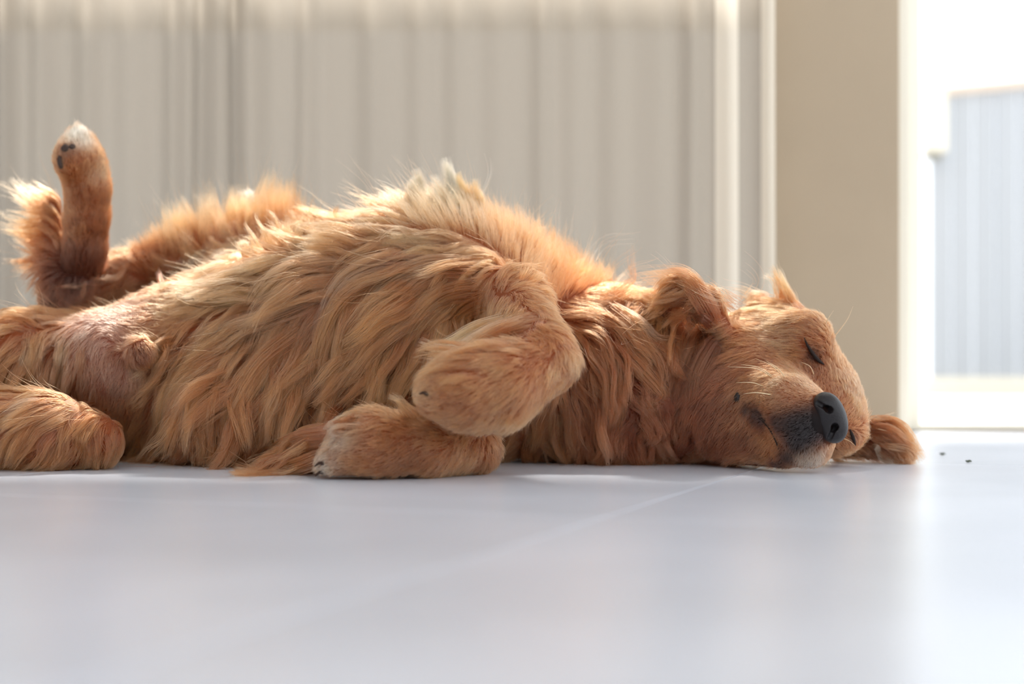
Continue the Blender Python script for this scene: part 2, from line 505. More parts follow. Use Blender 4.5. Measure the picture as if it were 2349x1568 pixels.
# ------------------------------------------------------------------ the groom: (px, py, flow right, flow down, length px, lift, curl [, region])
GROOM = [
 # chest tuft and ridge
 (985, 500, -.5, -1, 90, .6, .3), (1060, 510, -.35, -1, 85, .6, .3), (1120, 540, -.2, -1, 72, .5, .3), (1190, 575, .15, -1, 75, .55, .3),
 (1260, 610, .3, -1, 70, .5, .3), (1330, 650, .4, -.9, 70, .45, .4), (1400, 690, .6, -.4, 85, .35, .7), (1180, 640, .3, -.6, 45, .3, .6),
 (1250, 680, .6, .3, 70, .2, .4), (1330, 720, .7, .5, 95, .15, .3), (1290, 770, .4, .9, 90, .1, .3),
 (930, 560, -.9, -.1, 150, .15, .3), (870, 560, -1, -.1, 140, .12, .3), (790, 570, -1, -.2, 120, .2, .4), (700, 600, -1, -.1, 150, .2, .4),
 (600, 640, -1, .05, 170, .15, .5), (520, 680, -1, .1, 130, .12, .5), (450, 700, -.9, .1, 70, .12, .6), (380, 700, -.8, .3, 26, .03, .2),
 (1030, 600, -.8, .15, 150, .1, .3), (1080, 640, -.6, .5, 170, .05, .25), (1010, 660, -.75, .75, 190, .05, .3), (930, 640, -.85, .5, 200, .05, .3),
 (850, 640, -.9, .4, 200, .05, .3), (760, 660, -.9, .5, 200, .05, .35), (660, 690, -.85, .6, 200, .05, .35), (560, 740, -.8, .6, 190, .05, .35),
 (470, 800, -.75, .7, 190, .05, .3), (400, 880, -.45, 1, 190, .05, .25), (370, 970, -.3, 1, 160, .05, .25), (400, 1030, -.6, .6, 150, .0, .3),
 (520, 860, -.4, 1, 210, .05, .3), (500, 960, -.25, 1, 170, .05, .35), (620, 800, -.45, 1, 220, .05, .35), (620, 930, -.15, 1, 190, .05, .45),
 (720, 770, -.45, 1, 220, .05, .4), (740, 900, -.1, 1, 190, .05, .5), (820, 740, -.5, 1, 220, .05, .4), (850, 860, -.2, 1, 170, .05, .6),
 (920, 740, -.5, 1, 220, .05, .3), (1000, 760, -.55, .95, 200, .05, .25), (930, 860, -.7, .6, 140, .05, .5), (1060, 720, -.5, .9, 130, .0, .2),
 (560, 1030, -.5, .6, 150, 0, .3), (700, 1000, -.5, .5, 160, 0, .4), (850, 960, -.7, .4, 130, 0, .3),
 # groin and belly end
 (245, 735, -.6, .3, 16, .0, .1), (300, 700, -.7, .3, 30, .05, .2), (190, 770, -.2, 1, 45, .05, .2), (300, 770, -.6, -.5, 22, .1, .2), (340, 830, .3, .8, 22, .1, .2),
 (240, 850, -.2, 1, 26, .0, .2), (290, 890, -.2, .9, 24, .0, .2), (340, 760, -.7, .4, 40, .05, .3), (370, 730, -.8, .4, 40, .05, .3),
 (150, 810, -.15, 1, 110, .05, .25), (90, 800, -.25, 1, 130, .05, .25), (30, 810, -.4, 1, 130, .05, .3), (10, 760, -.6, .4, 110, .2, .5),
 (60, 740, -.5, -.1, 90, .25, .7), (160, 880, -.2, 1, 80, .05, .3), (60, 900, -.3, 1, 90, .05, .3),
 # neck ruff
 (1400, 740, .4, .9, 150, .1, .3), (1380, 850, .15, 1, 140, .1, .3), (1350, 950, .05, 1, 130, .05, .3), (1300, 1010, 0, 1, 110, .05, .3),
 (1450, 790, .5, .85, 150, .1, .4), (1480, 880, .2, 1, 110, .1, 1.1), (1440, 980, -.15, 1, 110, .1, 1.2), (1530, 960, -.1, 1, 100, .1, 1.3), (1380, 1050, -.3, .7, 130, 0, .5),
 (1500, 730, .6, .5, 120, .2, .6), (1560, 800, .1, 1, 90, .05, .4), (1570, 900, -.1, 1, 80, .05, .5), (1550, 1030, -.4, .8, 100, .1, 1.2), (1480, 1060, -.6, .5, 120, 0, 1.0),
 # head
 (1700, 705, -.95, -.1, 60, .12, .2), (1770, 700, -.9, -.25, 60, .2, .25), (1820, 735, -.85, -.2, 50, .1, .2), (1870, 755, -.75, -.55, 26, .08, .1),
 (1915, 810, -.55, -.8, 20, .06, .1), (1950, 870, -.35, -.9, 18, .06, .1), (1975, 940, .2, -.8, 18, .08, .1), (1850, 775, -.95, -.2, 22, .04, .1), (1800, 780, -.95, -.1, 32, .04, .1),
 (1740, 770, -.95, .1, 45, .04, .1), (1690, 800, -.9, .25, 50, .04, .1), (1650, 860, -.75, .6, 45, .05, .2), (1740, 850, -.95, .1, 28, .03, .1), (1800, 840, -.9, -.1, 18, .03, .1),
 (1680, 900, -.7, .6, 26, .03, .1), (1720, 905, -.9, .1, 16, .03, .1), (1700, 940, -.6, .7, 20, .03, .1), (1680, 980, -.7, .6, 26, .03, .1),
 (1765, 890, -.85, -.4, 12, .04, .1), (1820, 875, -.5, -.8, 10, .06, .1), (1880, 885, -.1, -1, 9, .06, .1), (1780, 930, -.95, .1, 12, .03, .1), (1830, 930, -.95, .1, 9, .03, .1),
 (1780, 980, -.9, .35, 12, .03, .1), (1840, 990, -.8, .5, 8, .03, .1), (1830, 1040, -.3, .9, 12, .05, .1), (1880, 1040, .2, 1, 16, .1, .1), (1920, 1000, .8, .5, 12, .1, .1),
 (1745, 1000, -.8, .5, 20, .03, .1), (1720, 1040, -.8, .5, 34, .05, .2), (1660, 1030, -.7, .6, 50, .08, .4), (1630, 950, -.5, .85, 55, .05, .3), (1620, 880, -.5, .85, 60, .05, .3),
 (1950, 960, .4, -.5, 14, .05, .1), (1945, 1010, .4, .8, 22, .06, .1), (1985, 985, .8, .3, 28, .1, .1), (1930, 1050, .5, .8, 30, .05, .1), (1600, 1000, -.4, .9, 70, .08, .6),
 # ears
 (1985, 990, .95, .2, 50, .06, .1), (2030, 985, .95, .35, 85, .05, .15), (2065, 1015, .8, .7, 60, .08, .2), (2010, 1025, .9, .35, 75, .05, .2), (1960, 1040, .8, .5, 60, .05, .3),
 (1630, 720, -.5, -.85, 60, .15, .2), (1585, 665, -.95, -.1, 100, .12, .2), (1530, 665, -.9, .3, 100, .15, .3), (1620, 735, -.5, .3, 60, .05, .2), (1590, 715, -.4, .9, 130, .05, .2),
 (1545, 700, -.35, .95, 150, .05, .25), (1505, 720, -.5, .9, 120, .1, .4),
 # upper fore leg
 (1110, 680, -.3, .8, 60, .1, .3), (1190, 690, .2, .9, 45, .05, .2), (1240, 760, .5, .8, 30, .03, .1), (1310, 820, .1, 1, 22, .03, .1), (1300, 880, -.5, .8, 26, .02, .1),
 (1250, 820, -.75, .6, 36, .02, .1), (1190, 760, -.9, .25, 110, .03, .15), (1120, 790, -1, .05, 140, .05, .15), (1060, 830, -1, .1, 90, .03, .1), (1180, 860, -.85, .5, 45, .02, .1),
 (1220, 930, -.7, .7, 45, .02, .1), (1110, 930, -.85, .5, 36, .02, .1), (1020, 900, -.95, .2, 24, .02, .1), (975, 910, -1, .2, 18, .03, .1), (1150, 970, -.6, .8, 40, .02, .1),
 # lower fore leg
 (1140, 1020, .1, 1, 32, .03, .1), (1080, 1000, -.7, .5, 36, .02, .1), (1070, 1060, -.6, .7, 32, .02, .1), (980, 980, -.9, -.1, 34, .04, .1), (900, 950, -.95, -.25, 40, .08, .1),
 (960, 1040, -.85, .4, 28, .02, .1), (870, 1010, -.9, .2, 24, .02, .1), (800, 980, -.95, .1, 20, .04, .1), (790, 1040, -.95, .2, 18, .03, .1), (745, 1065, -.9, .4, 16, .04, .1),
 (790, 955, -.9, .3, 130, .06, .25), (740, 1010, -.9, .55, 190, .02, .3), (680, 1045, -.95, .35, 190, .02, .3), (610, 1064, -1, .15, 170, .02, .3), (830, 960, -.9, -.1, 90, .1, .2),
 # far hind leg
 (585, 505, .2, -1, 105, .7, .3), (530, 515, 0, -1, 105, .75, .3), (470, 540, -.15, -1, 100, .75, .3), (410, 565, -.25, -1, 90, .7, .3), (350, 600, -.3, -1, 50, .6, .3),
 (640, 560, .4, -.7, 70, .4, .5), (560, 575, -.8, .2, 34, .05, .2), (480, 605, -.9, .2, 28, .04, .2), (400, 640, -.9, .3, 26, .04, .2), (280, 655, -.8, .5, 34, .06, .3), (250, 620, -.7, -.5, 30, .2, .3),
 (190, 660, -.3, .9, 45, .06, .3), (180, 315, 0, -1, 22, .3, .1), (160, 350, -.2, -1, 14, .05, .1), (215, 370, .1, -1, 18, .06, .1), (200, 440, 0, -1, 18, .03, .1), (235, 470, .1, -1, 18, .04, .1),
 (200, 540, .05, -1, 22, .03, .1), (190, 610, .05, -1, 26, .03, .1),
 # heel feathers
 (118, 455, -.7, -.8, 80, .5, .2), (105, 500, -.95, -.3, 120, .45, .25), (108, 550, -1, -.05, 120, .4, .25), (108, 600, -1, .1, 90, .3, .3), (110, 660, -.4, .6, 40, .1, .2), (125, 710, 0, 1, 30, .05, .2), (140, 560, -.3, -.8, 24, .03, .1),
 # near hind leg
 (30, 940, -.95, .3, 130, .03, .2), (120, 930, -.9, .4, 120, .03, .2), (210, 960, -.6, .8, 90, .03, .25), (270, 970, -.1, 1, 70, .03, .3), (60, 1010, -.6, .8, 110, .03, .35), (150, 1010, -.4, .9, 90, .03, .35),
 (230, 1030, .1, 1, 70, .03, .4), (20, 1040, -.5, .8, 90, .03, .4), (-150, 960, -.9, .4, 120, .03, .2),
]
an = []
for g in GROOM:
    p, on = hit(g[0], g[1])
    f = np.array((g[2], 0.0, -g[3])); f /= np.linalg.norm(f)
    an.append((*p, *f, g[4] * p[1] / F_PX, g[5], g[6], 0, 0.35 if len(g) > 7 else 1.0))
an = np.array(an, np.float32)
A_reg = reg_at(an[:, :3])
A_pos, A_dir, A_par, A_rad = an[:, :3], an[:, 3:6], an[:, 6:9], an[:, 10]

def groom_at(p, reg, chunk=4000):
    D = np.zeros((len(p), 3), np.float32); Q = np.zeros((len(p), 3), np.float32)
    for s in range(0, len(p), chunk):
        d2 = ((p[s:s + chunk, None, :] - A_pos[None]) ** 2).sum(2)
        w = np.where(A_rad < 1, np.exp(-d2 / 0.018 ** 2) * 1e9, 1.0 / (d2 + 1e-4) ** 2.2) * np.where(A_reg[None] == reg[s:s + chunk, None], 1.0, 0.002)
        w /= w.sum(1, keepdims=True)
        D[s:s + chunk] = w @ A_dir; Q[s:s + chunk] = w @ A_par
    D /= np.linalg.norm(D, axis=1, keepdims=True) + 1e-6
    return D, Q

# ------------------------------------------------------------------ coat colour, with shade and rim light painted into some spots
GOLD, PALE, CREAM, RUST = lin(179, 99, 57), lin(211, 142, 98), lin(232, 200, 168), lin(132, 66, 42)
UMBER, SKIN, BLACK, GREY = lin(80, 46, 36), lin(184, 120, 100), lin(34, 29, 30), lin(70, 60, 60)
PIGMENT_SHADING = [
 (1010, 500, 110, PALE, .85), (1180, 560, 110, PALE, .5), (650, 620, 200, PALE, .35), (480, 640, 110, PALE, .5), (500, 520, 160, PALE, .7),  # paler ridge and hind fringe: rim light painted into the coat
 (1400, 860, 170, RUST, .65), (1500, 960, 150, RUST, .75), (1350, 1000, 120, RUST, .5), (1330, 740, 110, RUST, .35), (1580, 900, 120, RUST, .6), (1620, 1000, 110, RUST, .5),  # redder neck coat, with the shade there painted in too
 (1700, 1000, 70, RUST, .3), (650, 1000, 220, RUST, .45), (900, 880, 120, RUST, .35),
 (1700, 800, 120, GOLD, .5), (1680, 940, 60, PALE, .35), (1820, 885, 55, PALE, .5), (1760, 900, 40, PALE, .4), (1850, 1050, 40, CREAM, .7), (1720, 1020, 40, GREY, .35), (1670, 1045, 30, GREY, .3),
 (1955, 900, 60, PALE, .4), (1800, 765, 45, PALE, .55), (1765, 832, 45, RUST, .45), (1868, 852, 36, RUST, .5), (1700, 738, 60, RUST, .5), (1595, 785, 50, UMBER, .7), (1615, 930, 85, RUST, .85), (1600, 840, 70, UMBER, .65), (1660, 850, 60, RUST, .6), (1640, 1010, 80, RUST, .7), (1600, 695, 55, RUST, .5), (420, 640, 90, RUST, .55), (340, 670, 70, RUST, .5),  (1880, 965, 52, BLACK, .95), (1905, 930, 30, BLACK, .95), (1908, 990, 30, BLACK, .95), (195, 620, 70, UMBER, .7), (150, 690, 60, UMBER, .6),  # brow highlight and shade of ear, cheek and leg base painted in
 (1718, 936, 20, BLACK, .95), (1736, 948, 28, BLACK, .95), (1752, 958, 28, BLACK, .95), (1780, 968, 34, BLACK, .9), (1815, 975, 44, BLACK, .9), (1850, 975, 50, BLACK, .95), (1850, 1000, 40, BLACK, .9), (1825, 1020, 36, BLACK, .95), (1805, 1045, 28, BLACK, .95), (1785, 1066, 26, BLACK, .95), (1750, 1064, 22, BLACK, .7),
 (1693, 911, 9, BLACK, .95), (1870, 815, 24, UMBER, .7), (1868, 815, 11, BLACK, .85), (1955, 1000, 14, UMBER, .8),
 (1560, 760, 70, UMBER, .6), (2000, 1030, 70, UMBER, .6), (2060, 1000, 50, GOLD, .5), (1980, 1050, 40, UMBER, .6),  # first umber spot paints the shade of the upper ear hollow
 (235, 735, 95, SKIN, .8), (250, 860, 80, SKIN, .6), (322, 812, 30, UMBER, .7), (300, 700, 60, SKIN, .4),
 (200, 600, 90, UMBER, .6), (140, 640, 70, UMBER, .6), (200, 480, 60, RUST, .5), (130, 710, 40, UMBER, .8), (300, 640, 80, RUST, .5), (178, 315, 38, CREAM, .9), (225, 400, 34, PALE, .6), (150, 350, 24, UMBER, .5), (95, 460, 50, PALE, .4),  # shade at the raised leg's base and foot rim light painted in
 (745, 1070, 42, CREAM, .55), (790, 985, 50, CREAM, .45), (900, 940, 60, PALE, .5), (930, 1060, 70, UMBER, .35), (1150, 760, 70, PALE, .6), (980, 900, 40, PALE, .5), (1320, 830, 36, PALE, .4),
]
pig_shading = []
for c in PIGMENT_SHADING:
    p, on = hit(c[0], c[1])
    pig_shading.append((p, c[2] * p[1] / F_PX, c[3], c[4]))

def pigment_shading_at(p):
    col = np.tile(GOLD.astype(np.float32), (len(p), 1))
    for c, r, k, s in pig_shading:
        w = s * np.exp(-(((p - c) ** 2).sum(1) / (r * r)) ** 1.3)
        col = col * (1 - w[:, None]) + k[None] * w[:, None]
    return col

# ------------------------------------------------------------------ roots
tri = np.concatenate([Fq[:, [0, 1, 2]], Fq[:, [0, 2, 3]]])
ta, tb, tcv = V[tri[:, 0]], V[tri[:, 1]], V[tri[:, 2]]
cr = np.cross(tb - ta, tcv - ta); area = np.linalg.norm(cr, axis=1) * 0.5
tn = cr / (2 * area[:, None] + 1e-12)
tc_ = (ta + tb + tcv) / 3
seen = ((np.array((0, 0, CAM_H)) - tc_) * tn).sum(1) / np.linalg.norm(tc_, axis=1)
treg = reg_at(tc_)
dens = np.where(seen > -0.4, 1.0, 0.25)
dens *= np.where((tn[:, 2] < -0.85) & (tc_[:, 2] < 0.010), 0.0, 1.0)
px_ = tc_[:, 0] / tc_[:, 1] * F_PX + CX
dens *= np.where(px_ < -200, 0.1, 1.0)
_, tq = groom_at(tc_.astype(np.float32), treg)
Lpx = tq[:, 0]
dens *= np.clip(0.028 / (Lpx + 0.004), 0.55, 2.1)             # short coat is denser
N_GUIDE, N_HAIR = 14000, HAIRS
def scatter(n):
    c = np.cumsum(area * dens); c /= c[-1]
    t = np.searchsorted(c, rng.random(n)).clip(0, len(c) - 1)
    u, v = rng.random(n), rng.random(n)
    m = u + v > 1; u[m] = 1 - u[m]; v[m] = 1 - v[m]
    return (ta[t] + (tb[t] - ta[t]) * u[:, None] + (tcv[t] - ta[t]) * v[:, None]).astype(np.float32), treg[t]

BARE = [(1848, 782, 7), (1856, 795, 9), (1866, 812, 10), (1877, 830, 9), (1887, 840, 7), 
        (1902, 957, 40), (1890, 925, 26), (1910, 995, 26), (1693, 911, 6), (150, 340, 9), (139, 372, 9), (166, 337, 7)]
bare = [(hit(a, b)[0], r * 2.2 / F_PX) for a, b, r in BARE]
def keep_mask(p):
    m = np.ones(len(p), bool)
    for c, r in bare:
        m &= ((p - c) ** 2).sum(1) > r * r
    return m
NP = 11
def guides(n):
    r, reg = scatter(n)
    _, nrm = sdf_at(r)
    D, Q = groom_at(r, reg)
    kt = kdtree.KDTree(K)
    for i in range(K): kt.insert(r[i].tolist(), i)
    kt.balance()
    own = np.arange(n)
    for i in range(n):
        for c in kt.find_n(r[i].tolist(), 4):
            if reg[c[1]] == reg[i] and c[2] < 0.045:
                own[i] = c[1]; break
    L = Q[:, 0] * (1.1 + 0.15 * np.clip((Q[:, 0] - 0.06) / 0.05, 0, 1)) * rng.uniform(0.66, 1.05, n)
    lay = (rng.uniform(0.05, 1.0, n)[own] ** 1.3 * 0.8 + rng.uniform(0, .3, n)) * np.clip(0.17 * L, 0.0012, 0.016)
    ph = rng.uniform(0, 6.28, n)[own] + rng.normal(0, .25, n); fq = rng.uniform(12, 22, n)[own]
    jl = rng.normal(0, 1, (n, 3))[own] * (0.05 + 0.22 * np.clip((L - .03) / .06, 0, 1))[:, None]
    jit = (rng.normal(0, 0.06, (n, 3)) + jl).astype(np.float32)
    pts = np.zeros((n, NP, 3), np.float32); pts[:, 0] = r
    p = r.copy(); wav = Q[:, 2]
    for s in range(1, NP):
        t = s / (NP - 1)
        _, g = sdf_at(p)
        F, q = groom_at(p, reg)
        lift = np.clip(0.6 * Q[:, 1] + 0.4 * q[:, 1], 0, 1)[:, None]
        F = 0.5 * D + 0.5 * F
        Ft = F - (F * g).sum(1, keepdims=True) * g
        Ft /= np.linalg.norm(Ft, axis=1, keepdims=True) + 0.05
        up = F * 0.7 + g * 0.5
        d = Ft * (1 - lift) + up * lift * 1.2 + g * (0.22 * (1 - t) ** 2)
        side = np.cross(g, d)
        arc = (ph + fq * 6.28 * 0.45 * L * t * 2.0)
        d = d + side * (np.sin(arc) * wav * 0.75)[:, None] + g * (np.cos(arc * 0.9) * wav * 0.35)[:, None] + jit
        d[:, 2] -= 0.30 * t * np.clip(L / 0.08, 0, 1.2) * (1 - 0.75 * lift[:, 0])
        d /= np.linalg.norm(d, axis=1, keepdims=True) + 1e-6
        p = p + d * (L / (NP - 1))[:, None]
        for _ in (0, 1):
            sv_, g2 = sdf_at(p)
            need = lay * min(1.0, t * 2.2) + 0.0006 - sv_
            p = p + g2 * np.clip(need, 0, 0.02)[:, None]
        p[:, 2] = np.maximum(p[:, 2], 0.0012 + 0.3 * lay * t)
        pts[:, s] = p
    return pts, reg, L, Q, own

K = 1900
G, G_reg, G_L, G_Q, own = guides(N_GUIDE)
# gather guides into locks
tt = np.linspace(0, 1, NP, dtype=np.float32)
same = np.ones(N_GUIDE, bool)
cl = np.where(same, np.clip((G_L - 0.02) / 0.06, 0, 1) * 0.72 * (1 - np.where(G_reg == REGIONS.index('hind_far'), 0.0, 0.8) * np.clip(G_Q[:, 1] / .5, 0, 1)), 0)[:, None, None] * (tt[None, :, None] ** 1.1)
G = G * (1 - cl) + G[own] * cl
kt2 = kdtree.KDTree(N_GUIDE)
for i in range(N_GUIDE): kt2.insert(G[i, 0].tolist(), i)
kt2.balance()
R, R_reg = scatter(N_HAIR)
_k = keep_mask(R); R = R[_k]; R_reg = R_reg[_k]
n_h = len(R)
own2 = np.zeros(n_h, int)
for i, r in enumerate(R.tolist()):
    own2[i] = kt2.find(r)[1]
bad = G_reg[own2] != R_reg
for i in np.nonzero(bad)[0]:
    for c in kt2.find_n(R[i].tolist(), 8):
        if G_reg[c[1]] == R_reg[i]:
            own2[i] = c[1]; break
L2 = G_L[own2]
clump = np.clip((L2 - 0.022) / 0.06, 0.0, 0.8) * (1 - 0.55 * np.clip(G_Q[own2][:, 1] / .5, 0, 1))
off = R - G[own2, 0]
scale = (1.08 - np.where(G_Q[own2][:, 1] > .3, .75, .38) * rng.random(n_h) ** np.where(G_Q[own2][:, 1] > .3, .8, 1.0)).astype(np.float32)
H = G[own2] - G[own2, :1]
# shorten by sampling the guide at a scaled parameter
tq_ = np.clip(tt[None] * scale[:, None], 0, 1) * (NP - 1)
i0 = np.minimum(tq_.astype(int), NP - 2); fr = (tq_ - i0)[..., None]
ar = np.arange(n_h)[:, None]
H = H[ar, i0] * (1 - fr) + H[ar, i0 + 1] * fr
H = R[:, None] + H - off[:, None] * (clump[:, None, None] * tt[None, :, None] ** 0.9)
# fine waviness and flyaways
rv = rng.normal(0, 1, (n_h, 3)).astype(np.float32); rv2 = rng.normal(0, 1, (n_h, 3)).astype(np.float32)
H += (rv * (np.where(L2 < .03, 0.10, 0.02) * L2 + 0.0002)[:, None])[:, None] * tt[None, :, None] ** 1.5
H += (rv2 * (0.012 * L2)[:, None])[:, None] * np.sin(tt * 7.0)[None, :, None]
up2 = G_Q[own2][:, 1]
fly = rng.random(n_h) < np.where(L2 > 0.035, 0.022 + 0.03 * (up2 > .35), 0.004)
_, rn = sdf_at(R)
fv = (rn * rng.uniform(0.05, 0.6, (n_h, 1)) + rng.normal(0, .22, (n_h, 3))).astype(np.float32)
H[fly & (up2 > .35)] = R[fly & (up2 > .35)][:, None] + (H - R[:, None])[fly & (up2 > .35)] * rng.uniform(1.0, 1.55, ((fly & (up2 > .35)).sum(), 1, 1))
H[fly] += (fv[fly] * (L2[fly] * 0.8)[:, None])[:, None] * (tt ** 1.6)[None, :, None]
flat = H.reshape(-1, 3)
sv_, g2 = sdf_at(flat)
flat = flat + g2 * np.clip(0.0008 * np.tile(tt, n_h) - sv_, 0, 0.02)[:, None]
flat[:, 2] = np.maximum(flat[:, 2], 0.0008)
H = flat.reshape(n_h, NP, 3); H[:, 0] = R - rn * 0.0008
print('hair', n_h, round(time.time() - T0, 1))

col = pigment_shading_at(R)
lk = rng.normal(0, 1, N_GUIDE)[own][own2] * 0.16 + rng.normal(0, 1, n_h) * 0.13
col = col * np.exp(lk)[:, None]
hue = rng.normal(0, 0.06, n_h) + rng.normal(0, .06, N_GUIDE)[own][own2]
col = np.clip(col * np.stack([1 + 0 * hue, 1 + hue * 0.7, 1 + hue * 1.3], 1), 0.003, 0.95)

def hair_material(name):
    m = bpy.data.materials.new(name); m.use_nodes = True
    nt = m.node_tree; nt.nodes.clear()
    o = nt.nodes.new('ShaderNodeOutputMaterial')
    h = nt.nodes.new('ShaderNodeBsdfHairPrincipled')
    h.parametrization = 'COLOR'
    h.inputs['Roughness'].default_value = 0.42
    h.inputs['Radial Roughness'].default_value = 0.55
    h.inputs['Coat'].default_value = 0.0
    a = nt.nodes.new('ShaderNodeAttribute'); a.attribute_name = 'fur_colour'
    hi = nt.nodes.new('ShaderNodeHairInfo')
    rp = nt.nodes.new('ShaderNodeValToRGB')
    rp.color_ramp.elements[0].color = (0.46, 0.38, 0.36, 1)  # roots darkened to paint shade into the gaps between locks
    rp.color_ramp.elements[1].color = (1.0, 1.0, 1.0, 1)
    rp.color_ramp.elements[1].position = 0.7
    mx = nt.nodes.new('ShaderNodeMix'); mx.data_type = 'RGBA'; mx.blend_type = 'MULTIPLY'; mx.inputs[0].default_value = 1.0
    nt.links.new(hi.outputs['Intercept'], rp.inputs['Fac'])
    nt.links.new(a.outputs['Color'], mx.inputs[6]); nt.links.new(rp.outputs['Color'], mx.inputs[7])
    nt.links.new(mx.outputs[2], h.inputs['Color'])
    nt.links.new(h.outputs[0], o.inputs['Surface'])
    return m
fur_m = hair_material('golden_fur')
SC.cycles_curves.shape = 'RIBBONS'
SC.cycles_curves.subdivisions = 2

def add_fur(name, Ha, ca_, ra_, Hb, cb_, rb_, parent):
    hc = bpy.data.hair_curves.new(name)
    hc.add_curves([Ha.shape[1]] * len(Ha) + [Hb.shape[1]] * len(Hb))
    co = np.concatenate([np.ascontiguousarray(Ha, np.float32).ravel(), np.ascontiguousarray(Hb, np.float32).ravel()])
    hc.attributes['position'].data.foreach_set('vector', co)
    ra = hc.attributes.get('radius') or hc.attributes.new('radius', 'FLOAT', 'POINT')
    prof = lambda k: (1 - 0.82 * np.linspace(0, 1, k) ** 1.6)[None]
    ra.data.foreach_set('value', np.concatenate([(ra_[:, None] * prof(Ha.shape[1])).ravel(), (rb_[:, None] * prof(Hb.shape[1])).ravel()]).astype(np.float32))
    at_ = hc.attributes.new('fur_colour', 'FLOAT_COLOR', 'CURVE')
    cc = np.concatenate([ca_, cb_])
    at_.data.foreach_set('color', np.concatenate([cc, np.ones((len(cc), 1))], 1).astype(np.float32).ravel())
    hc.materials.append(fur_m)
    o = bpy.data.objects.new(name, hc); COL.objects.link(o); o.parent = parent
    return o
